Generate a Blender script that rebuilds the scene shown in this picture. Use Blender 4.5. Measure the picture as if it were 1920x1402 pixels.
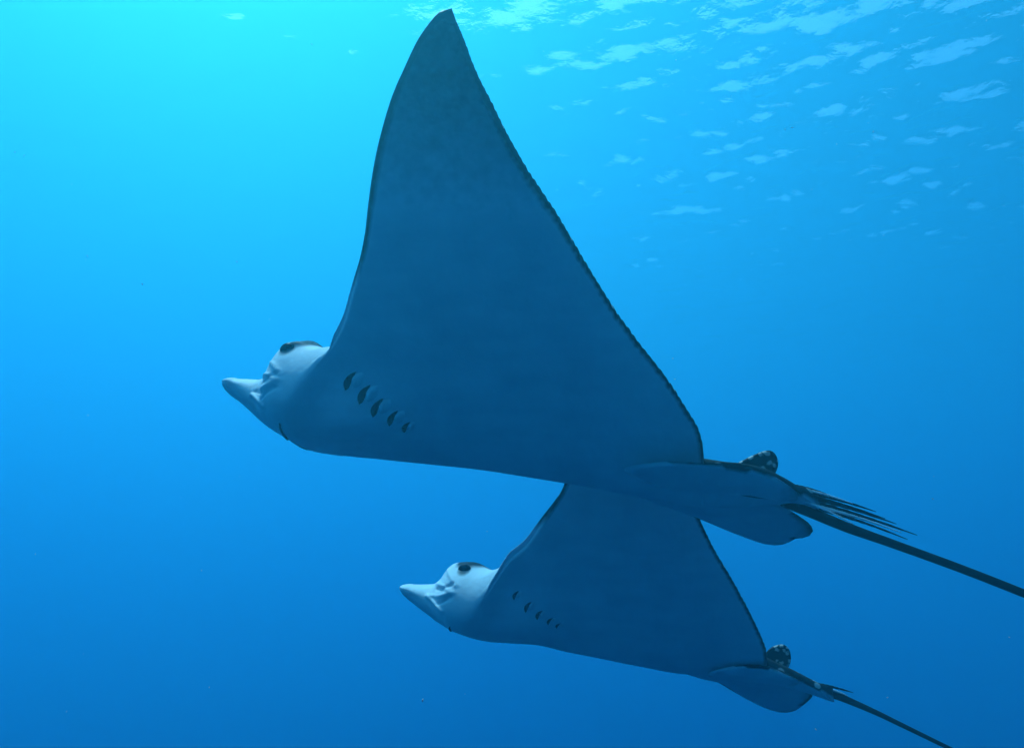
import bpy, bmesh, math, random
import numpy as np
from mathutils import Vector, Matrix, Euler

scene = bpy.context.scene
for o in list(bpy.data.objects):
    bpy.data.objects.remove(o, do_unlink=True)

# ---------------------------------------------------------------- camera
CAM_DEPTH = 9.6
CAM_PITCH = 16.0
cam_data = bpy.data.cameras.new('camera')
cam = bpy.data.objects.new('camera', cam_data)
scene.collection.objects.link(cam)
cam.location = (0.0, 0.0, -CAM_DEPTH)
cam.rotation_euler = (math.radians(90.0 + CAM_PITCH), 0.0, 0.0)
cam_data.sensor_width = 36.0
cam_data.lens = 30.0
cam_data.clip_start = 0.05
cam_data.clip_end = 1000.0
scene.camera = cam

# ---------------------------------------------------------------- sky and sun
SUN_DIR = Vector((-0.235, 0.42, 0.875)).normalized()      # towards the sun
SUN_ELEV = math.asin(SUN_DIR.z)
SUN_AZIM = math.atan2(SUN_DIR.x, SUN_DIR.y)
world = bpy.data.worlds.new('World')
scene.world = world
world.use_nodes = True
wt = world.node_tree
wt.nodes.clear()
sky = wt.nodes.new('ShaderNodeTexSky')
sky.sky_type = 'NISHITA'
sky.sun_disc = False
sky.dust_density = 3.0
sky.sun_elevation = SUN_ELEV
sky.sun_rotation = SUN_AZIM
bg = wt.nodes.new('ShaderNodeBackground')
bg.inputs['Strength'].default_value = 0.15
wo = wt.nodes.new('ShaderNodeOutputWorld')
wt.links.new(sky.outputs['Color'], bg.inputs['Color'])
wt.links.new(bg.outputs['Background'], wo.inputs['Surface'])

sun_data = bpy.data.lights.new('sun', 'SUN')
sun_data.energy = 5.0
sun_data.angle = math.radians(0.5)
sun_data.color = (1.0, 0.97, 0.92)
sun = bpy.data.objects.new('sun', sun_data)
scene.collection.objects.link(sun)
sun.rotation_euler = SUN_DIR.to_track_quat('Z', 'Y').to_euler()

# ---------------------------------------------------------------- picture settings
scene.view_settings.view_transform = 'Standard'
scene.view_settings.look = 'None'
scene.view_settings.gamma = 1.0
scene.view_settings.use_curve_mapping = False
scene.view_settings.exposure = 0.45
scene.render.engine = 'CYCLES'
scene.cycles.max_bounces = 6
scene.cycles.diffuse_bounces = 2
scene.cycles.glossy_bounces = 2
scene.cycles.volume_bounces = 2
scene.cycles.transparent_max_bounces = 8
scene.cycles.use_denoising = True
scene.cycles.denoising_input_passes = 'RGB_ALBEDO_NORMAL'
scene.cycles.use_adaptive_sampling = False
scene.cycles.use_light_tree = False
world.cycles.sampling_method = 'MANUAL'
world.cycles.sample_map_resolution = 512


# ---------------------------------------------------------------- helpers
def link(o, parent=None):
    scene.collection.objects.link(o)
    if parent is not None:
        o.parent = parent
    return o


def mesh_object(name, verts, faces, material, parent=None, smooth=True):
    me = bpy.data.meshes.new(name)
    me.from_pydata([tuple(v) for v in verts], [], [tuple(f) for f in faces])
    me.update()
    if smooth:
        me.polygons.foreach_set('use_smooth', [True] * len(me.polygons))
    me.materials.append(material)
    return link(bpy.data.objects.new(name, me), parent)


def new_material(name):
    m = bpy.data.materials.new(name)
    m.use_nodes = True
    m.node_tree.nodes.clear()
    return m, m.node_tree.nodes, m.node_tree.links


# ---------------------------------------------------------------- the sea: surface seen from below, and the water itself
SEA_SCALE = 1.2


def make_water_surface():
    m, n, l = new_material('water_surface')
    out = n.new('ShaderNodeOutputMaterial')
    fres = n.new('ShaderNodeFresnel'); fres.inputs['IOR'].default_value = 1.333
    mix = n.new('ShaderNodeMixShader')
    tr = n.new('ShaderNodeBsdfTransparent')
    gl = n.new('ShaderNodeBsdfGlossy'); gl.inputs['Roughness'].default_value = 0.03
    tc = n.new('ShaderNodeTexCoord')
    nz = n.new('ShaderNodeTexNoise'); nz.inputs['Scale'].default_value = 4.6
    nz.inputs['Detail'].default_value = 4.0
    bp = n.new('ShaderNodeBump')
    sx = n.new('ShaderNodeSeparateXYZ')
    mr = n.new('ShaderNodeMapRange'); mr.inputs['From Min'].default_value = -3.0; mr.inputs['From Max'].default_value = 5.0
    mr.inputs['To Min'].default_value = 0.15; mr.inputs['To Max'].default_value = 0.75
    l.new(tc.outputs['Object'], sx.inputs['Vector']); l.new(sx.outputs['X'], mr.inputs['Value']); l.new(mr.outputs['Result'], bp.inputs['Strength'])
    bp.inputs['Distance'].default_value = 0.04
    l.new(tc.outputs['Object'], nz.inputs['Vector'])
    l.new(nz.outputs['Fac'], bp.inputs['Height'])
    for t in (fres, gl):
        l.new(bp.outputs['Normal'], t.inputs['Normal'])
    l.new(fres.outputs['Fac'], mix.inputs['Fac'])
    l.new(tr.outputs['BSDF'], mix.inputs[1])
    l.new(gl.outputs['BSDF'], mix.inputs[2])
    l.new(mix.outputs['Shader'], out.inputs['Surface'])

    def axis(lo, hi, fine_lo, fine_hi, step, growth):
        a = list(np.arange(fine_lo, fine_hi, step))
        s = step
        while a[-1] < hi:
            s *= growth; a.append(a[-1] + s)
        s = step
        while a[0] > lo:
            s *= growth; a.insert(0, a[0] - s)
        return np.array(a)
    xs = axis(-160, 160, -9, 14, 0.065, 1.05)
    ys = axis(-120, 170, 8, 25, 0.065, 1.05)
    X, Y = np.meshgrid(xs, ys)
    rng = np.random.default_rng(7)
    Z = np.zeros_like(X)
    wind = math.radians(76)
    # a breeze ruffles the sea to the right, it lies calmer to the left
    ruffle = 0.25 + 1.05 / (1.0 + np.exp(-(X - 1.0 + 1.5 * np.sin(Y * 0.4)) / 1.3))
    for i in range(70):
        lam = 0.24 * (6.0 ** rng.random())           # 0.24 m to 1.4 m
        th = wind + rng.normal(0, 0.85)
        k = 2 * math.pi / lam
        amp = 0.0074 * lam ** 1.0
        ph = rng.random() * 2 * math.pi
        env = 1.0 if lam > 1.2 else (0.45 + 0.55 * np.sin(X * 0.55 * rng.normal() + Y * 0.55 * rng.normal() + rng.random() * 6.28) )
        # short waves die out where the grid gets coarse
        d = np.maximum(np.maximum(-9 - X, X - 14), np.maximum(8 - Y, Y - 25)).clip(0)
        fade = 1.0 / (1.0 + (d / (9.0 * lam)) ** 3)
        env = env * (ruffle ** 0.6 if lam > 0.9 else ruffle)
        Z += amp * env * fade * np.sin(k * (X * math.cos(th) + Y * math.sin(th)) + ph)
    ny, nx = X.shape
    co = np.stack([X, Y, Z], -1).reshape(-1, 3) * SEA_SCALE
    i = np.arange((ny - 1) * (nx - 1))
    r, c = i // (nx - 1), i % (nx - 1)
    a = r * nx + c
    quads = np.stack([a, a + 1, a + nx + 1, a + nx], -1)
    me = bpy.data.meshes.new('water_surface')
    me.vertices.add(len(co)); me.vertices.foreach_set('co', co.ravel())
    me.loops.add(quads.size); me.loops.foreach_set('vertex_index', quads.ravel())
    me.polygons.add(len(quads))
    me.polygons.foreach_set('loop_start', np.arange(0, quads.size, 4))
    me.polygons.foreach_set('use_smooth', np.ones(len(quads), bool))
    me.update(calc_edges=True)
    me.materials.append(m)
    o = link(bpy.data.objects.new('water_surface', me))
    o['kind'] = 'structure'
    print('surface', len(quads), 'slope', np.std(np.gradient(Z, axis=0)[100:400,200:500] / 0.075))
    return o


WATER_DENSITY = 0.15
def make_water_volume():
    m, n, l = new_material('sea_water')
    out = n.new('ShaderNodeOutputMaterial')
    v = n.new('ShaderNodeVolumePrincipled')
    v.inputs['Density'].default_value = WATER_DENSITY
    v.inputs['Color'].default_value = (0.040, 0.326, 0.438, 1)
    v.inputs['Absorption Color'].default_value = (0.0, 0.34, 0.86, 1)
    v.inputs['Anisotropy'].default_value = 0.66
    l.new(v.outputs['Volume'], out.inputs['Volume'])
    x0, x1, y0, y1, z0, z1 = -220, 220, -160, 235, -130, 0.9
    vs = [(x, y, z) for z in (z0, z1) for y in (y0, y1) for x in (x0, x1)]
    fs = [(0, 2, 3, 1), (4, 5, 7, 6), (0, 1, 5, 4), (2, 6, 7, 3), (0, 4, 6, 2), (1, 3, 7, 5)]
    o = mesh_object('haze', vs, fs, m, smooth=False)
    o['kind'] = 'stuff'
    o['label'] = 'clear blue sea water filling the whole view'
    return o


make_water_surface()
make_water_volume()


# ---------------------------------------------------------------- measured shapes of the two rays (metres, local frame)
RAY_FRONT = {
    'loc': [-0.0788, 2.0856, -9.2546],
    'yaw': -0.1222,
    'keel': [[-0.7488, 0.2891], [-0.6619, 0.219], [-0.6131, 0.1801], [-0.5726, 0.1463], [-0.5403, 0.1201], [-0.4971, 0.0967], [-0.4674, 0.0779], [-0.4145, 0.0643], [-0.3634, 0.0521], [-0.2716, 0.0419], [-0.1467, 0.0257], [-0.0067, 0.0081], [0.1317, -0.0158], [0.1966, -0.0274], [0.3243, -0.0529], [0.4244, -0.075], [0.5231, -0.0917], [0.6089, -0.0955], [0.6825, -0.0891], [0.7546, -0.094], [0.8238, -0.1196]],
    'le': [[-0.3338, 0.3137], [-0.3162, 0.3292], [-0.3021, 0.3481], [-0.284, 0.3811], [-0.2659, 0.4275], [-0.2536, 0.4594], [-0.2329, 0.5147], [-0.2137, 0.5834], [-0.2005, 0.647], [-0.181, 0.731], [-0.1579, 0.8058], [-0.128, 0.8831], [-0.0963, 0.9437], [-0.0628, 1.0027], [-0.026, 1.0478], [-0.0053, 1.0627]],
    'te': [[0.0174, 1.0739], [0.0253, 1.048], [0.0424, 1.0008], [0.0634, 0.9394], [0.0937, 0.8786], [0.1271, 0.8101], [0.1685, 0.7378], [0.2225, 0.659], [0.2795, 0.5645], [0.3383, 0.4717], [0.3936, 0.3993], [0.4496, 0.332], [0.4892, 0.2718], [0.5156, 0.2274], [0.5261, 0.1907]],
    'rear': [[0.5289, 0.1459], [0.5771, 0.1458], [0.6241, 0.1392], [0.6722, 0.1149], [0.7212, 0.0799], [0.7466, 0.057]],
    'head': [[-0.6698, 0.2337, 0.2462, 0.02, 0.5, 0.8], [-0.6662, 0.2264, 0.2509, 0.05, 0.55, 0.7], [-0.6563, 0.2145, 0.2558, 0.066, 0.6, 0.7], [-0.642, 0.2025, 0.2581, 0.073, 0.6, 0.7], [-0.6327, 0.1965, 0.2563, 0.072, 0.58, 0.75], [-0.6046, 0.1742, 0.2552, 0.08, 0.5, 0.75], [-0.5795, 0.1522, 0.2541, 0.086, 0.42, 0.8], [-0.5609, 0.1361, 0.2591, 0.092, 0.38, 0.8], [-0.5457, 0.1245, 0.2698, 0.105, 0.36, 0.85], [-0.5276, 0.1128, 0.2915, 0.13, 0.36, 0.85], [-0.5127, 0.104, 0.3252, 0.152, 0.37, 0.85], [-0.4965, 0.0967, 0.3445, 0.17, 0.34, 0.8], [-0.4742, 0.0822, 0.3519, 0.184, 0.32, 0.8], [-0.4467, 0.0719, 0.3534, 0.192, 0.31, 0.8], [-0.4139, 0.0643, 0.3489, 0.196, 0.33, 0.8], [-0.3827, 0.0567, 0.3447, 0.196, 0.36, 0.8]],
    'gills': [[-0.2822, 0.2384], [-0.2492, 0.2104], [-0.2203, 0.1817], [-0.1871, 0.1556], [-0.1589, 0.1314]],
    'folds': [[-0.5281, 0.2315, -0.5025, 0.2237, -0.4765, 0.2091, 0.006, 0.0055], [-0.5238, 0.2134, -0.4961, 0.2125, -0.4665, 0.2225, 0.005, -0.006], [-0.5193, 0.1913, -0.4918, 0.1932, -0.461, 0.2031, 0.006, 0.0055], [-0.5635, 0.1914, -0.5368, 0.17, -0.5087, 0.1461, 0.006, 0.0075], [-0.5092, 0.1692, -0.4878, 0.1767, -0.4664, 0.1842, 0.005, -0.005], [-0.5562, 0.2021, -0.5359, 0.1919, -0.5128, 0.1802, 0.005, -0.0045], [-0.4998, 0.2596, -0.4819, 0.2424, -0.4622, 0.2196, 0.006, 0.005]],
    'eye': [-0.4697, 0.085, 0.2995],
    'tail': [[0.6802, -0.0566, 0.0075], [0.7038, -0.0658, 0.0175], [0.7363, -0.0825, 0.0199], [0.7797, -0.1079, 0.0138], [0.8568, -0.1443, 0.0118], [0.9476, -0.1802, 0.01], [1.0882, -0.2368, 0.0094], [1.2142, -0.2915, 0.0092], [1.346, -0.3512, 0.0077], [1.5884, -0.4553, 0.0051], [1.861, -0.5685, 0.002]],
    'stings': [[0.7228, 0.0, -0.0423, 0.8241, 0.0, -0.0691, 0.0042], [0.7258, 0.0144, -0.0483, 0.8681, 0.024, -0.0926, 0.0034], [0.737, 0.0192, -0.0616, 0.9318, 0.032, -0.1283, 0.0037], [0.7637, 0.0168, -0.0888, 0.9638, 0.028, -0.1591, 0.0039], [0.7332, 0.0048, -0.052, 0.9208, 0.008, -0.1097, 0.0053], [0.7432, 0.0096, -0.0653, 0.9594, 0.016, -0.1388, 0.0053], [0.7557, 0.0024, -0.0757, 1.0051, 0.004, -0.1633, 0.0053], [0.7875, 0.012, -0.0996, 0.9781, 0.02, -0.1739, 0.0042], [0.7395, 0.024, -0.0771, 0.8591, 0.04, -0.1401, 0.0032]],
    'gill_size': [1, 1, 0.95, 0.85, 0.65],
    'pale_stings': [1, 3, 8],
    'dorsal_fin': [[0.5777, -0.0104], [0.6214, 0.0117], [0.6497, 0.0252], [0.6803, 0.0374], [0.7001, 0.0382], [0.7114, 0.0251], [0.7132, 0.0034], [0.7028, -0.0193], [0.6866, -0.0379], [0.6381, -0.0306]],
    'far_fin': [[0.3877, -0.02, -0.0615], [0.4645, -0.06, -0.0898], [0.5306, -0.1, -0.1081], [0.6231, -0.14, -0.1431], [0.6983, -0.17, -0.1662], [0.7423, -0.17, -0.1666], [0.7673, -0.16, -0.1546], [0.7937, -0.15, -0.1519], [0.8081, -0.14, -0.14], [0.8003, -0.12, -0.1251], [0.7708, -0.09, -0.1074], [0.7122, -0.03, -0.0845], [0.6373, -0.01, -0.0608], [0.5133, 0.0, -0.0474]],
    'near_fin': [[0.3505, 0.12, -0.0195], [0.4328, 0.16, -0.0112], [0.5222, 0.17, -0.0173], [0.6039, 0.17, -0.0249], [0.6608, 0.16, -0.0408], [0.7052, 0.14, -0.0643], [0.7288, 0.11, -0.0791], [0.7295, 0.07, -0.0916], [0.6785, 0.03, -0.0794], [0.5705, 0.03, -0.0714], [0.4357, 0.05, -0.0533]],
    'mouth': [[-0.472, 0.07, 0.1222], [-0.47, 0.055, 0.1105], [-0.4784, 0.035, 0.1013], [-0.4912, 0.015, 0.0948], [-0.4966, 0.0, 0.0897]],
}
RAY_BEHIND = {
    'loc': [0.2406, 2.895, -9.7193],
    'yaw': -0.1396,
    'keel': [[-0.694, 0.2679], [-0.6072, 0.197], [-0.5579, 0.1568], [-0.5038, 0.1189], [-0.4487, 0.0866], [-0.3853, 0.0631], [-0.3138, 0.0448], [-0.1727, 0.0387], [-0.0685, 0.0177], [0.0512, -0.0046], [0.169, -0.0265], [0.3016, -0.0479], [0.4002, -0.0534], [0.481, -0.0653], [0.5452, -0.0726], [0.6555, -0.0948], [0.7475, -0.1246]],
    'le': [[-0.3006, 0.3117], [-0.2538, 0.3285], [-0.2097, 0.3595], [-0.1656, 0.3983], [-0.1294, 0.4517], [-0.0932, 0.5143], [-0.0628, 0.5678], [-0.0379, 0.6157], [-0.015, 0.6924], [0.0052, 0.785], [0.0226, 0.8914], [0.0431, 1.0042], [0.0714, 1.0932], [0.0976, 1.138]],
    'te': [[0.1164, 1.1527], [0.1367, 1.0941], [0.1711, 1.0065], [0.2196, 0.8882], [0.2685, 0.7687], [0.3184, 0.6618], [0.3573, 0.5688], [0.3982, 0.4742], [0.4502, 0.3814], [0.4957, 0.291], [0.5269, 0.2177], [0.5448, 0.1694]],
    'rear': [[0.548, 0.1161], [0.5841, 0.1002], [0.6309, 0.0871], [0.678, 0.0677], [0.7014, 0.0599]],
    'head': [[-0.6187, 0.2145, 0.2232, 0.02, 0.5, 0.8], [-0.6147, 0.2075, 0.2283, 0.05, 0.55, 0.7], [-0.605, 0.1952, 0.2317, 0.066, 0.6, 0.7], [-0.5916, 0.183, 0.2333, 0.076, 0.6, 0.7], [-0.569, 0.1655, 0.2314, 0.08, 0.58, 0.75], [-0.5371, 0.143, 0.2312, 0.09, 0.5, 0.75], [-0.5073, 0.1224, 0.2328, 0.1, 0.42, 0.8], [-0.4907, 0.1104, 0.2431, 0.108, 0.38, 0.8], [-0.476, 0.1019, 0.2569, 0.124, 0.36, 0.85], [-0.4613, 0.0934, 0.2777, 0.147, 0.36, 0.85], [-0.4467, 0.0866, 0.2932, 0.168, 0.37, 0.85], [-0.4285, 0.0782, 0.3017, 0.186, 0.34, 0.8], [-0.3996, 0.0681, 0.3048, 0.2, 0.32, 0.8], [-0.3673, 0.0581, 0.3027, 0.208, 0.31, 0.8], [-0.3315, 0.0498, 0.2971, 0.21, 0.33, 0.8], [-0.3049, 0.0465, 0.2934, 0.21, 0.36, 0.8]],
    'gills': [[-0.2039, 0.2366], [-0.1677, 0.204], [-0.1341, 0.1821], [-0.1019, 0.1637], [-0.0778, 0.1491]],
    'folds': [[-0.4836, 0.231, -0.4533, 0.2224, -0.4211, 0.2054, 0.007, 0.006], [-0.4778, 0.2124, -0.4459, 0.2106, -0.4109, 0.2255, 0.006, -0.007], [-0.4951, 0.1923, -0.456, 0.1888, -0.4069, 0.1987, 0.007, 0.006], [-0.5092, 0.1907, -0.4803, 0.1688, -0.4444, 0.1405, 0.007, 0.008], [-0.4626, 0.1654, -0.4345, 0.172, -0.4137, 0.1853, 0.006, -0.006], [-0.4437, 0.2731, -0.4255, 0.2526, -0.4002, 0.2221, 0.007, 0.006]],
    'eye': [-0.3854, 0.09, 0.2732],
    'tail': [[0.5073, -0.0383, 0.0147], [0.5595, -0.0348, 0.0196], [0.6272, -0.0531, 0.018], [0.704, -0.085, 0.0134], [0.78, -0.1135, 0.0107], [0.8694, -0.152, 0.008], [0.9566, -0.1943, 0.0067], [1.0705, -0.25, 0.006], [1.2363, -0.3304, 0.0054], [1.502, -0.4493, 0.0027]],
    'stings': [[0.6893, 0.0, -0.0728, 0.813, 0.0, -0.0978, 0.0052], [0.711, 0.006, -0.083, 0.7942, 0.01, -0.1064, 0.0043]],
    'gill_size': [0.6, 0.68, 0.64, 0.55, 0.45],
    'pale_stings': [1],
    'dorsal_fin': [[0.5292, -0.0287], [0.5547, 0.0064], [0.5727, 0.0288], [0.5964, 0.04], [0.6192, 0.0417], [0.634, 0.0258], [0.6364, -0.0027], [0.6246, -0.028], [0.5955, -0.0486], [0.5636, -0.0442]],
    'far_fin': [[0.3193, -0.02, -0.0473], [0.4041, -0.06, -0.0715], [0.4723, -0.1, -0.1108], [0.5591, -0.15, -0.1561], [0.6195, -0.17, -0.1735], [0.662, -0.17, -0.168], [0.6942, -0.15, -0.1431], [0.7142, -0.13, -0.1202], [0.711, -0.1, -0.0938], [0.6683, -0.06, -0.0691], [0.5826, -0.02, -0.0452], [0.4675, 0.0, -0.026]],
    'near_fin': [[0.3948, 0.08, -0.0317], [0.4733, 0.1, -0.0147], [0.5456, 0.11, -0.0153], [0.595, 0.11, -0.0376], [0.6353, 0.09, -0.0566], [0.6328, 0.05, -0.0745], [0.5586, 0.02, -0.0711], [0.4626, 0.02, -0.0642], [0.3817, 0.03, -0.0486]],
    'mouth': [[-0.4381, 0.07, 0.119], [-0.4303, 0.055, 0.1056], [-0.4361, 0.035, 0.0954], [-0.4437, 0.015, 0.0851], [-0.4449, 0.0, 0.0764]],
}


# ---------------------------------------------------------------- skin materials
def skin_material():
    m, n, l = new_material('ray_skin')
    out = n.new('ShaderNodeOutputMaterial')
    b = n.new('ShaderNodeBsdfPrincipled')
    at = n.new('ShaderNodeAttribute'); at.attribute_name = 'pigment'
    tc = n.new('ShaderNodeTexCoord')
    # white belly with faint mottling
    nz = n.new('ShaderNodeTexNoise'); nz.inputs['Scale'].default_value = 9.0; nz.inputs['Detail'].default_value = 5.0
    belly = n.new('ShaderNodeValToRGB')
    belly.color_ramp.elements[0].position = 0.3; belly.color_ramp.elements[0].color = (0.72, 0.75, 0.76, 1)
    belly.color_ramp.elements[1].position = 0.7; belly.color_ramp.elements[1].color = (0.84, 0.85, 0.84, 1)
    # dark back with pale spots
    vo = n.new('ShaderNodeTexVoronoi'); vo.inputs['Scale'].default_value = 22.0
    spots = n.new('ShaderNodeValToRGB')
    spots.color_ramp.elements[0].position = 0.22; spots.color_ramp.elements[0].color = (0.55, 0.55, 0.50, 1)
    spots.color_ramp.elements[1].position = 0.30; spots.color_ramp.elements[1].color = (0.030, 0.034, 0.030, 1)
    # the spots belong to the back alone; the dusky wing tips below are plain
    on_back = n.new('ShaderNodeMapRange'); on_back.inputs['From Min'].default_value = 0.955; on_back.inputs['From Max'].default_value = 0.995
    back = n.new('ShaderNodeMix'); back.data_type = 'RGBA'; back.inputs[6].default_value = (0.030, 0.036, 0.036, 1)
    l.new(at.outputs['Fac'], on_back.inputs['Value']); l.new(on_back.outputs['Result'], back.inputs['Factor'])
    l.new(spots.outputs['Color'], back.inputs[7])
    # ragged border between the two
    nb = n.new('ShaderNodeTexNoise'); nb.inputs['Scale'].default_value = 38.0; nb.inputs['Detail'].default_value = 4.0
    ma = n.new('ShaderNodeMath'); ma.operation = 'MULTIPLY_ADD'
    ma.inputs[1].default_value = 0.3; ma.inputs[2].default_value = -0.15
    ad = n.new('ShaderNodeMath'); ad.operation = 'ADD'
    edge = n.new('ShaderNodeValToRGB')
    edge.color_ramp.elements[0].position = 0.18; edge.color_ramp.elements[1].position = 0.82
    mix = n.new('ShaderNodeMix'); mix.data_type = 'RGBA'
    # fine relief
    n2 = n.new('ShaderNodeTexNoise'); n2.inputs['Scale'].default_value = 60.0; n2.inputs['Detail'].default_value = 4.0
    bp = n.new('ShaderNodeBump'); bp.inputs['Strength'].default_value = 0.12; bp.inputs['Distance'].default_value = 0.01
    for t in (nz, vo, nb, n2):
        l.new(tc.outputs['Object'], t.inputs['Vector'])
    mp = n.new('ShaderNodeMapping'); mp.inputs['Scale'].default_value = (4.0, 14.0, 26.0); mp.inputs['Rotation'].default_value = (0, 0.5, 0)
    ns = n.new('ShaderNodeTexNoise'); ns.inputs['Scale'].default_value = 1.0; ns.inputs['Detail'].default_value = 3.0
    mm = n.new('ShaderNodeMath'); mm.operation = 'MULTIPLY_ADD'; mm.inputs[1].default_value = 0.55; mm.inputs[2].default_value = -0.27
    am = n.new('ShaderNodeMath'); am.operation = 'ADD'
    l.new(tc.outputs['Object'], mp.inputs['Vector']); l.new(mp.outputs['Vector'], ns.inputs['Vector'])
    l.new(ns.outputs['Fac'], mm.inputs[0]); l.new(nz.outputs['Fac'], am.inputs[0]); l.new(mm.outputs[0], am.inputs[1])
    l.new(am.outputs[0], belly.inputs['Fac'])
    l.new(vo.outputs['Distance'], spots.inputs['Fac'])
    l.new(nb.outputs['Fac'], ma.inputs[0])
    l.new(at.outputs['Fac'], ad.inputs[0]); l.new(ma.outputs[0], ad.inputs[1])
    l.new(ad.outputs[0], edge.inputs['Fac'])
    l.new(edge.outputs['Color'], mix.inputs['Factor'])
    l.new(belly.outputs['Color'], mix.inputs[6]); l.new(back.outputs[2], mix.inputs[7])
    l.new(mix.outputs[2], b.inputs['Base Color'])
    l.new(n2.outputs['Fac'], bp.inputs['Height']); l.new(bp.outputs['Normal'], b.inputs['Normal'])
    b.inputs['Roughness'].default_value = 0.5
    b.inputs['IOR'].default_value = 1.1
    l.new(b.outputs['BSDF'], out.inputs['Surface'])
    return m


def plain_skin(name, c0, c1, scale, rough=0.5):
    m, n, l = new_material(name)
    out = n.new('ShaderNodeOutputMaterial')
    b = n.new('ShaderNodeBsdfPrincipled')
    tc = n.new('ShaderNodeTexCoord')
    nz = n.new('ShaderNodeTexNoise'); nz.inputs['Scale'].default_value = scale; nz.inputs['Detail'].default_value = 4.0
    r = n.new('ShaderNodeValToRGB')
    r.color_ramp.elements[0].position = 0.35; r.color_ramp.elements[0].color = (*c0, 1)
    r.color_ramp.elements[1].position = 0.65; r.color_ramp.elements[1].color = (*c1, 1)
    l.new(tc.outputs['Object'], nz.inputs['Vector']); l.new(nz.outputs['Fac'], r.inputs['Fac'])
    l.new(r.outputs['Color'], b.inputs['Base Color'])
    b.inputs['Roughness'].default_value = rough; b.inputs['IOR'].default_value = 1.1
    l.new(b.outputs['BSDF'], out.inputs['Surface'])
    return m


def spotted_material():
    m, n, l = new_material('spotted_fin')
    out = n.new('ShaderNodeOutputMaterial')
    b = n.new('ShaderNodeBsdfPrincipled')
    tc = n.new('ShaderNodeTexCoord')
    vo = n.new('ShaderNodeTexVoronoi'); vo.voronoi_dimensions = '2D'; vo.inputs['Scale'].default_value = 46.0; vo.inputs['Randomness'].default_value = 0.95
    r = n.new('ShaderNodeValToRGB')
    r.color_ramp.elements[0].position = 0.20; r.color_ramp.elements[0].color = (0.52, 0.52, 0.46, 1)
    r.color_ramp.elements[1].position = 0.34; r.color_ramp.elements[1].color = (0.022, 0.028, 0.022, 1)
    sx = n.new('ShaderNodeSeparateXYZ'); cx = n.new('ShaderNodeCombineXYZ')
    l.new(tc.outputs['Object'], sx.inputs['Vector']); l.new(sx.outputs['X'], cx.inputs['X']); l.new(sx.outputs['Z'], cx.inputs['Y'])
    wn = n.new('ShaderNodeTexNoise'); wn.inputs['Scale'].default_value = 55.0
    wm = n.new('ShaderNodeVectorMath'); wm.operation = 'MULTIPLY_ADD'; wm.inputs[1].default_value = (.022, .022, 0)
    l.new(tc.outputs['Object'], wn.inputs['Vector']); l.new(wn.outputs['Color'], wm.inputs[0])
    l.new(cx.outputs['Vector'], wm.inputs[2]); l.new(wm.outputs['Vector'], vo.inputs['Vector'])
    l.new(vo.outputs['Distance'], r.inputs['Fac'])
    l.new(r.outputs['Color'], b.inputs['Base Color'])
    b.inputs['Roughness'].default_value = 0.5; b.inputs['IOR'].default_value = 1.1
    l.new(b.outputs['BSDF'], out.inputs['Surface'])
    return m


SKIN = skin_material()
DARK = plain_skin('dark_skin', (0.006, 0.008, 0.008), (0.018, 0.021, 0.020), 30.0)
SLIT = plain_skin('slit_shadow_skin', (0.010, 0.014, 0.02), (0.025, 0.03, 0.04), 40.0, 0.8)
PALE = plain_skin('pale_skin', (0.78, 0.79, 0.78), (0.88, 0.88, 0.86), 40.0)
EYE = plain_skin('eye_black', (0.006, 0.007, 0.009), (0.02, 0.02, 0.022), 60.0, 0.35)
SPOT = spotted_material()

# cross-section of the lifted wings: slope of the underside against arc length from the keel
A_K = np.array([0, .02, .05, .12, .25, .45, .8, 1.2, 1.7])
D_K = np.radians([0, 22, 36, 48, 56, 61, 65, 69, 72])
ARC = np.linspace(0, 2.2, 2201)
SLOPE = np.interp(ARC, A_K, D_K)
ARC_Y = np.concatenate([[0], np.cumsum(np.cos(SLOPE[:-1]) * .001)])
ARC_Z = np.concatenate([[0], np.cumsum(np.sin(SLOPE[:-1]) * .001)])


def smooth01(t):
    t = np.clip(t, 0, 1)
    return t * t * (3 - 2 * t)


def pchip(x, xk, yk):
    """monotone cubic interpolation"""
    xk = np.asarray(xk, float); yk = np.asarray(yk, float)
    h = np.diff(xk); d = np.diff(yk) / h
    m = np.zeros_like(xk)
    m[0], m[-1] = d[0], d[-1]
    for i in range(1, len(xk) - 1):
        if d[i - 1] * d[i] > 0:
            w1, w2 = 2 * h[i] + h[i - 1], h[i] + 2 * h[i - 1]
            m[i] = (w1 + w2) / (w1 / d[i - 1] + w2 / d[i])
    i = np.clip(np.searchsorted(xk, x) - 1, 0, len(h) - 1)
    t = np.clip((x - xk[i]) / h[i], 0, 1)
    return ((2 * t**3 - 3 * t**2 + 1) * yk[i] + (t**3 - 2 * t**2 + t) * h[i] * m[i]
            + (-2 * t**3 + 3 * t**2) * yk[i + 1] + (t**3 - t**2) * h[i] * m[i + 1])


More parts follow.
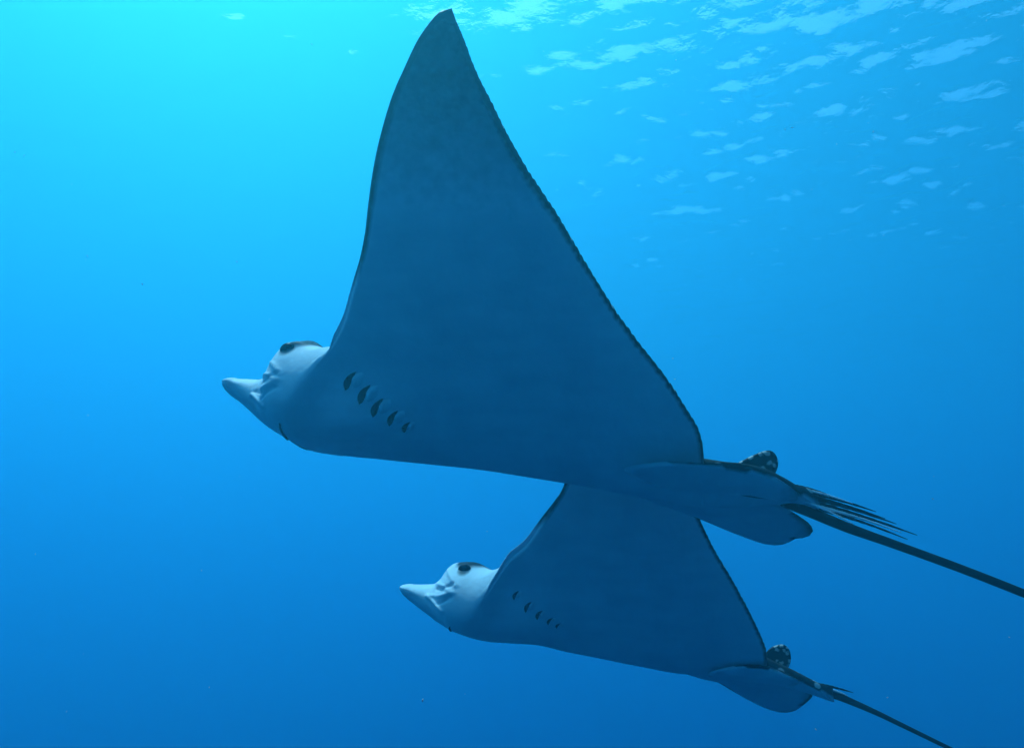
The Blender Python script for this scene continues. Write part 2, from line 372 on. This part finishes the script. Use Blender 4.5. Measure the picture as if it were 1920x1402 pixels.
def tube(name, path, radii, material, parent, sides=12, flat=1.0):
    """round tapering tube along a polyline, closed at both ends"""
    pts = [Vector(p) for p in path]
    verts, faces = [], []
    for i, p in enumerate(pts):
        d = (pts[min(i + 1, len(pts) - 1)] - pts[max(i - 1, 0)]).normalized()
        s = d.cross(Vector((0, 1, 0))).normalized()
        q = d.cross(s).normalized()
        for k in range(sides):
            a = 2 * math.pi * k / sides
            verts.append(p + (s * math.cos(a) + q * math.sin(a) * flat) * radii[i])
    for i in range(len(pts) - 1):
        for k in range(sides):
            a, b = i * sides + k, i * sides + (k + 1) % sides
            faces.append((a, b, b + sides, a + sides))
    verts.append(pts[0]); verts.append(pts[-1])
    c0, c1 = len(verts) - 2, len(verts) - 1
    base = (len(pts) - 1) * sides
    for k in range(sides):
        faces.append((c0, (k + 1) % sides, k))
        faces.append((c1, base + k, base + (k + 1) % sides))
    return mesh_object(name, verts, faces, material, parent)


def resample(pts, n, closed=False):
    p = np.array(pts, float)
    if closed:
        p = np.vstack([p, p[:1]])
    t = np.concatenate([[0], np.cumsum(np.linalg.norm(np.diff(p, axis=0), axis=1))])
    m = len(p)
    u = np.linspace(0, t[-1], n, endpoint=not closed)
    # Catmull-Rom
    res = []
    for v in u:
        i = int(np.clip(np.searchsorted(t, v, side='right') - 1, 0, m - 2))
        f = (v - t[i]) / max(t[i + 1] - t[i], 1e-9)
        if closed:
            p0 = p[(i - 1) % (m - 1)]; p3 = p[(i + 2) % (m - 1)]
        else:
            p0 = p[max(i - 1, 0)]; p3 = p[min(i + 2, m - 1)]
        p1, p2 = p[i], p[i + 1]
        res.append(0.5 * (2 * p1 + (p2 - p0) * f + (2 * p0 - 5 * p1 + 4 * p2 - p3) * f**2 + (3 * p1 - p0 - 3 * p2 + p3) * f**3))
    return np.array(res)


def lens_fin(name, outline, thick, normal, material, parent, rings=7, n=56):
    """a fin with a rounded outline, thick in the middle and thin at its rim"""
    o = resample(outline, n, True)
    c = o.mean(0)
    nrm = np.array(normal, float); nrm /= np.linalg.norm(nrm)
    verts, faces = [], []
    for side in (1, -1):
        base = len(verts)
        for r in range(rings):
            f = 1 - r / rings
            h = thick * math.sqrt(max(0.0, 1 - f * f)) * 0.5
            if r == 0:
                h = 0.0
            for q in o:
                verts.append(c + (q - c) * f + nrm * h * side)
        verts.append(c + nrm * thick * 0.5 * side)
        top = len(verts) - 1
        for r in range(rings - 1):
            for k in range(n):
                a, b = base + r * n + k, base + r * n + (k + 1) % n
                f_ = (a, b, b + n, a + n)
                faces.append(f_ if side > 0 else f_[::-1])
        for k in range(n):
            a, b = base + (rings - 1) * n + k, base + (rings - 1) * n + (k + 1) % n
            faces.append((a, b, top) if side > 0 else (b, a, top))
    # weld the shared rim
    m = {n * rings + 1 + k: k for k in range(n)}
    faces = [tuple(m.get(i, i) for i in f) for f in faces]
    return mesh_object(name, verts, faces, material, parent)


def build_ray(T, label, seed):
    rng = np.random.default_rng(seed)
    root = bpy.data.objects.new('eagle_ray', None)
    link(root)
    root.location = T['loc']
    # local frame: +x towards the tail, +y towards the animal's left flank, +z up
    c, s = math.cos(T['yaw']), math.sin(T['yaw'])
    basis = Matrix(((c, s, 0), (s, -c, 0), (0, 0, 1)))          # columns: aft, left, up
    # the frame (aft, left, up) is left-handed, so the meshes are written with y mirrored
    root.rotation_euler = (0, 0, T['yaw'])
    L = lambda p: (p[0], -p[1], p[2])
    root['label'] = label
    root['category'] = 'ray'
    root['group'] = 'spotted eagle rays swimming one behind the other'

    keel = np.array(T['keel']); le = np.array(T['le']); te = np.array(T['te']); rear = np.array(T['rear'])
    head = np.array(T['head'])
    kz = lambda x: pchip(x, keel[:, 0], keel[:, 1])
    # planform outline in (x, arc) : leading edge, trailing edge, then the hips
    hx0, hx1 = head[-4, 0], head[-1, 0]
    lead = np.vstack([[head[-4, 0] - .02, le[0, 1] * .96], [le[0, 0] - .03, le[0, 1] * .98], le])
    lead_s = resample(lead, 150)
    trail_s = resample(te, 230)
    # scalloped trailing margin
    tl = np.concatenate([[0], np.cumsum(np.linalg.norm(np.diff(trail_s, axis=0), axis=1))])
    sc = np.abs(np.sin(tl / .0175 * math.pi)) ** .6 * .0080 * smooth01(tl / .1)
    sc += rng.normal(0, .0008, len(tl))
    trail_s[:, 1] += sc
    rear_s = resample(np.vstack([[te[-1, 0] + .0045, rear[0, 1] + .004], rear]), 40)
    outline = np.vstack([lead_s, trail_s, rear_s])
    outline[:, 0] = np.maximum.accumulate(outline[:, 0] + np.arange(len(outline)) * 1e-7)
    head_xs = np.linspace(head[0, 0], outline[0, 0] - .003, 130)
    head_xs = np.sort(np.concatenate([head_xs, np.linspace(head[0, 0], head[2, 0], 14)[1:-1]]))
    tail_x = np.array(T['tail'])[:, 0]
    end_xs = np.linspace(outline[-1, 0], outline[-1, 0] + .05, 6)[1:]
    xs = np.concatenate([head_xs, outline[:, 0], end_xs])
    amax = np.concatenate([np.full(len(head_xs), outline[0, 1]), outline[:, 1], np.linspace(outline[-1, 1], .012, 6)[1:]])
    seg_a, seg_d = outline[:-1], np.diff(outline, axis=0)
    seg_l = np.maximum((seg_d ** 2).sum(1), 1e-12)
    NV = 84
    b_lin = np.linspace(0, 1, NV + 1)
    bv = 1 - (1 - b_lin) ** 1.7

    def dist_rim(x, a):
        px, pa = x - seg_a[None, :, 0], a[:, None] - seg_a[None, :, 1]
        t = np.clip((px * seg_d[None, :, 0] + pa * seg_d[None, :, 1]) / seg_l[None], 0, 1)
        return np.sqrt(np.min((px - t * seg_d[None, :, 0]) ** 2 + (pa - t * seg_d[None, :, 1]) ** 2, axis=1))

    eye0 = np.array(T['eye'])
    hd = lambda x, k: pchip(x, head[:, 0], head[:, k])
    x_sh0, x_sh1 = head[-3, 0], le[2, 0]            # head turns into winged trunk between these
    x_end = outline[-1, 0]
    mid = .5 * (x_sh1 + te[-1, 0])

    folds = []
    for f in T['folds']:
        c = resample(np.array(f[:6]).reshape(3, 2), 48)
        folds.append((c, f[6], f[7]))

    def relief(p):
        # skin folds between snout and cheek and a heavy brow over the eye
        q = p.copy()
        out = np.zeros(len(p))
        for c, wd_, ht in folds:
            dx = p[:, None, 0] - c[None, :, 0]; dz = p[:, None, 2] - c[None, :, 1]
            dd = np.sqrt((dx ** 2 + dz ** 2).min(1))
            out += ht * np.exp(-(dd / wd_) ** 2)
        out *= smooth01((p[:, 1] - .02) / .03)
        bx, bz = eye0[0] + .012, eye0[2] + .018
        brow = .013 * np.exp(-((p[:, 0] - bx) / .034) ** 2 - ((p[:, 2] - bz) / .012) ** 2) * smooth01((p[:, 1] - .01) / .03)
        q[:, 1] += out * .8 + brow * .7
        q[:, 2] += out * .25 + brow * .35
        q[:, 0] -= out * .35
        return q

    def swell(x, a):
        # swollen gill region behind the cheek
        return .050 * math.exp(-(max(x - x_sh1, 0) / .11) ** 2) * np.exp(-((a - .135) / .08) ** 2) * (1 - np.exp(-(a / .05) ** 2))

    def section(x, am):
        w = float(smooth01((x - x_sh0) / (x_sh1 - x_sh0)))
        a = bv * am
        y = np.interp(a, ARC, ARC_Y); z = np.interp(a, ARC, ARC_Z) + kz(x)
        d = dist_rim(x, a) if x > le[0, 0] - .02 else np.minimum(am - a, .2) + .02 * (1 - w)
        slope = np.interp(a, ARC, SLOPE)
        t = float(np.clip((x - x_sh1) / (x_end - x_sh1), 0, 1))
        body_h = (.125 + .06 * float(smooth01(t / .22))) * (1 - .9 * float(smooth01((t - .2) / .8)))
        body_w = .20 * (1 - .55 * t)
        tw = .034 * (1 - np.exp(-d / .10)) + .006 * np.sqrt(np.clip(d / .01, 0, 1))
        tw[-1] = 0.0
        rimfade = np.clip((am - a) / max(.25 * am, 1e-4), 0, 1)
        tau = body_h * np.clip(1 - (y / body_w) ** 2, 0, 1) ** .8 * np.sqrt(rimfade) + tw / np.cos(slope)
        bulge = swell(x, a)
        # leading margin near the head is a thick, pale, rounded rim
        curl = np.zeros_like(a)
        if le[0, 0] - .03 < x < te[0, 0]:
            rr = .0105 * (1 - smooth01((a - .42) / .22)) * float(smooth01((x - le[0, 0]) / .02)) + 1e-6
            q = np.clip(1 - d / rr, 0, 1)
            curl = rr * (1 - np.sqrt(np.clip(1 - q * q, 0, 1)))
            top = np.where(d < .05, rr * (1 + .5 * np.sqrt(np.clip(1 - q * q, 0, 1))) * (1 - smooth01((d - .02) / .03)), 0)
            tau = np.maximum(tau, top / np.cos(slope))
        off = bulge - curl
        vy = y + np.sin(slope) * off
        vz = z - np.cos(slope) * off
        wv = np.stack([np.full_like(y, x), vy, vz], -1)
        wd = np.stack([np.full_like(y, x), y, z + tau], -1)
        wd[-1] = wv[-1]
        if w >= 1:
            return wv, wd
        zb, zt, hw, fr, ex = (float(hd(x, k)) for k in (1, 2, 3, 4, 5))
        zs = zb + (zt - zb) * fr
        th = b_lin * math.pi / 2
        sy = np.sin(th) ** ex; cy = np.cos(th) ** (ex * 1.15)
        cy[-1] = 0
        hy = hw * sy
        hv = np.stack([np.full_like(hy, x), hy, zs - (zs - zb) * cy], -1)
        cu = np.cos(th) ** 1.12; cu[-1] = 0
        hdn = np.stack([np.full_like(hy, x), hw * np.sin(th) ** 1.12, zs + (zt - zs) * cu], -1)
        hv, hdn = relief(hv), relief(hdn)
        return hv * (1 - w) + wv * w, hdn * (1 - w) + wd * w

    verts, pig = [], []
    ring = 4 * NV
    eye = np.array(T['eye'])
    for i, x in enumerate(xs):
        v, d = section(x, amax[i])
        w = float(smooth01((x - x_sh0) / (x_sh1 - x_sh0)))
        a = bv * amax[i]
        dr = dist_rim(x, a)
        # pigment: 0 white underside, 1 dark back
        tip = smooth01((a - .45 * le[-1, 1]) / (.55 * le[-1, 1]))
        front = x < te[0, 0]
        if x < le[0, 0]:
            pv = np.zeros_like(a)
            pd = np.clip(.5 + (d[:, 2] - (eye[2] + .010)) / .02, 0, 1) * float(smooth01((x - eye[0] + .05) / .03))
        else:
            lead_dark = smooth01((a - .42) / .15) if front else np.ones_like(a)
            wband = .017 + .028 * smooth01((a - .5) / .45)
            band = 1 - smooth01(dr / wband)
            pv = np.maximum(band * lead_dark * .93, tip * .80)
            pd = np.ones_like(a)
            if x < le[3, 0]:
                pd = np.clip(.5 + (d[:, 2] - (eye[2] + .006)) / .02, 0, 1)
            if front:
                keep = smooth01((a - .40) / .10)
                pd = np.where(dr < .016, keep, pd)
        if x < le[0, 0]:
            de = np.sqrt((d[:, 0] - eye0[0]) ** 2 + (d[:, 2] - eye0[2]) ** 2)
            pd = np.maximum(pd, .72 * (1 - smooth01((de - .012) / .020)))  # dark eye patch; the soft shade under the brow is painted into it
        near = [v[j] for j in range(NV + 1)] + [d[j] for j in range(NV - 1, -1, -1)]
        pn = [pv[j] for j in range(NV + 1)] + [pd[j] for j in range(NV - 1, -1, -1)]
        far = [p * np.array([1, -1, 1]) for p in near[-2:0:-1]]
        verts += near + far
        pig += pn + pn[-2:0:-1]
    n_ring = len(verts) // len(xs)
    faces = []
    for i in range(len(xs) - 1):
        for k in range(n_ring):
            a, b = i * n_ring + k, i * n_ring + (k + 1) % n_ring
            faces.append((a, a + n_ring, b + n_ring, b))
    tip_v = np.mean(verts[:n_ring], axis=0); end_v = np.mean(verts[-n_ring:], axis=0)
    verts += [tip_v, end_v]; pig += [0, 1]
    last = (len(xs) - 1) * n_ring
    for k in range(n_ring):
        faces.append((len(verts) - 2, k, (k + 1) % n_ring))
        faces.append((len(verts) - 1, last + (k + 1) % n_ring, last + k))
    body = mesh_object('body', [L(p) for p in verts], faces, SKIN, root)
    bm = bmesh.new(); bm.from_mesh(body.data)
    bmesh.ops.recalc_face_normals(bm, faces=bm.faces)
    bm.to_mesh(body.data); bm.free()
    at = body.data.attributes.new('pigment', 'FLOAT', 'POINT')
    at.data.foreach_set('value', np.array(pig, dtype=np.float32))

    # point on the underside and its outward normal
    def under(x, a):
        am = float(np.interp(x, xs, amax))
        y = float(np.interp(a, ARC, ARC_Y)); z = float(np.interp(a, ARC, ARC_Z)) + float(kz(x))
        sl = float(np.interp(a, ARC, SLOPE))
        o = float(swell(x, a))
        return np.array([x, y + math.sin(sl) * o, z - math.cos(sl) * o]), np.array([0, math.sin(sl), -math.cos(sl)])

    def both_sides(make):
        make(1); make(-1)

    # eyes: dark domes in the side of the head
    er = T.get('eye_r', .019)
    _, ed = section(eye[0], outline[0, 1])
    eye[1] = float(np.interp(-eye[2], -ed[:, 2], ed[:, 1])) - .009
    for side in (1, -1):
        vs, fs = [], []
        nu, nw = 18, 10
        for j in range(nw + 1):
            for k in range(nu):
                th, ph = math.pi * j / nw, 2 * math.pi * k / nu
                vs.append(L((eye[0] + er * 1.15 * math.sin(th) * math.cos(ph), side * (eye[1] + T.get('eye_out', 0.0)) + er * .8 * math.cos(th),
                             eye[2] + er * math.sin(th) * math.sin(ph))))
        for j in range(nw):
            for k in range(nu):
                a, b = j * nu + k, j * nu + (k + 1) % nu
                fs.append((a, b, b + nu, a + nu))
        mesh_object('eye', vs, fs, EYE, root)

    # five gill slits and their pale flaps on each side
    gl = np.array(T['gills'])
    size = T.get('gill_size', [1, 1, .95, .85, .6])
    for side in (1, -1):
        for g, (gx, ga) in enumerate(gl):
            sz = size[g]
            half, wid = .023 * sz, .0078 * sz
            vs, fs = [], []
            nn = 12
            for j in range(nn + 1):
                u = -1 + 2 * j / nn
                cx = gx + u * half * .62 - .006 * (1 - u * u)
                ca = ga + u * half * .95
                wj = wid * (1 - abs(u) ** (3.0 if u < 0 else 2.3)) * (1.08 - .25 * u)
                for q, off in ((-1, .0005), (0, .0035), (1, .0005)):
                    p, nr = under(cx + q * wj * .8, ca - q * wj * .5)
                    p = p + nr * off; p[1] *= side
                    vs.append(L(p))
            for j in range(nn):
                for q in range(2):
                    a = j * 3 + q
                    fs.append((a, a + 1, a + 4, a + 3))
            mesh_object('gill_slit', vs, fs, SLIT, root)
            # flap: a low pale ridge just behind the slit
            vs, fs = [], []
            for j in range(nn + 1):
                u = -1 + 2 * j / nn
                cx = gx + .019 * sz + u * half * .60 - .003 * (1 - u * u)
                ca = ga + .002 + u * half * .85
                wj = .0125 * sz * (1 - abs(u) ** 2.5)
                for q in range(7):
                    f = -1 + 2 * q / 6
                    p, nr = under(cx + f * wj, ca - f * wj * .55)
                    p = p + nr * ((.0085 * sz) * (1 - f * f) * (1 - u * u) * (1.0 - .45 * f) - .0012); p[1] *= side
                    vs.append(L(p))
            for j in range(nn):
                for q in range(6):
                    a = j * 7 + q
                    fs.append((a, a + 1, a + 8, a + 7))
            mesh_object('gill_flap', vs, fs, PALE, root)

    # mouth: a dark crease across the underside of the head
    mx = T['mouth'][2][0] - .022
    near_lip = []
    for u in np.linspace(0, 1, 11):
        v, _ = section(mx + .006 * math.sin(u * 5.0) + .045 * u, outline[0, 1])
        yy = u * .15
        p = np.array([v[0, 0], yy, np.interp(yy, v[:, 1], v[:, 2])])
        near_lip.append(p + np.array([-.0004, .0006 * u, -.0008]))
    arc = near_lip[::-1] + [p * np.array([1, -1, 1]) for p in near_lip[1:]]
    tube('mouth', [L(p) for p in arc], [.0014 + .0022 * abs(math.sin(2 * math.pi * i / (len(arc) - 1))) for i in range(len(arc))], SLIT, root, 8)

    # tail
    tp = resample(np.array(T['tail']), 60)
    tube('tail', [L((p[0], 0, p[1])) for p in tp], [max(.0015, p[2]) for p in tp], DARK, root, 14)
    for i, g in enumerate(T['stings']):
        a, b, r = np.array(g[0:3]), np.array(g[3:6]), g[6]
        path = [a + (b - a) * t + np.array([0, 0, .004 * math.sin(t * math.pi)]) for t in np.linspace(0, 1, 28)]
        tube('sting', [L(p) for p in path], [r * (1 - t) ** .7 * (.82 + .36 * ((t * 9) % 1)) + .0006 for t in np.linspace(0, 1, 28)], PALE if i in T['pale_stings'] else DARK, root, 8, .6)
    # fins at the root of the tail
    df = [L((p[0], 0, p[1])) for p in T['dorsal_fin']]
    lens_fin('dorsal_fin', df, .007, (0, 1, 0), SPOT, root)
    for nm in ('far_fin', 'near_fin'):
        pts = np.array([L(p) for p in T[nm]])
        cc = pts - pts.mean(0)
        nrm = np.linalg.svd(cc)[2][2]
        o = lens_fin('pelvic_fin', pts, .022 if nm == 'far_fin' else .018, nrm, SKIN, root)
        me = o.data
        co = np.empty(len(me.vertices) * 3); me.vertices.foreach_get('co', co); co = co.reshape(-1, 3)
        up = (co - pts.mean(0)) @ (nrm * np.sign(nrm[2]))
        x01 = (co[:, 0] - co[:, 0].min()) / np.ptp(co[:, 0])
        pg = np.clip(.5 + up / .008, 0, 1) * (up > .001) + .45 * smooth01((x01 - .8) / .2)
        at = me.attributes.new('pigment', 'FLOAT', 'POINT')
        at.data.foreach_set('value', pg.clip(0, 1).astype(np.float32))
    return root


RAYS = [
    build_ray(RAY_FRONT, 'larger upper eagle ray in front, tall lifted wing and barbed tail', 1),
    build_ray(RAY_BEHIND, 'smaller lower eagle ray, its wing partly hidden behind the other ray', 2),
]


# ---------------------------------------------------------------- specks drifting in the water
def make_specks():
    rng = random.Random(5)
    vs, fs = [], []
    for _ in range(90):
        y = rng.uniform(2.2, 7.0)
        c = Vector((rng.uniform(-.75, .75) * y, y, -CAM_DEPTH + y * rng.uniform(-.25, .85)))
        r = rng.uniform(.0006, .0022) * (0.6 + y * .25)
        b = len(vs)
        ax = Vector((rng.gauss(0, 1), rng.gauss(0, 1), rng.gauss(0, 1))).normalized()
        for d in ((1, 0, 0), (-1, 0, 0), (0, 1, 0), (0, -1, 0), (0, 0, 1), (0, 0, -1)):
            v = Vector(d) * r * rng.uniform(.5, 1.3)
            vs.append(c + v + ax * v.dot(ax) * 1.5)
        for f in ((0, 2, 4), (2, 1, 4), (1, 3, 4), (3, 0, 4), (2, 0, 5), (1, 2, 5), (3, 1, 5), (0, 3, 5)):
            fs.append(tuple(b + i for i in f))
    o = mesh_object('plankton', vs, fs, PALE)
    o['kind'] = 'stuff'
    o['label'] = 'tiny pale specks drifting in the sea water'


make_specks()
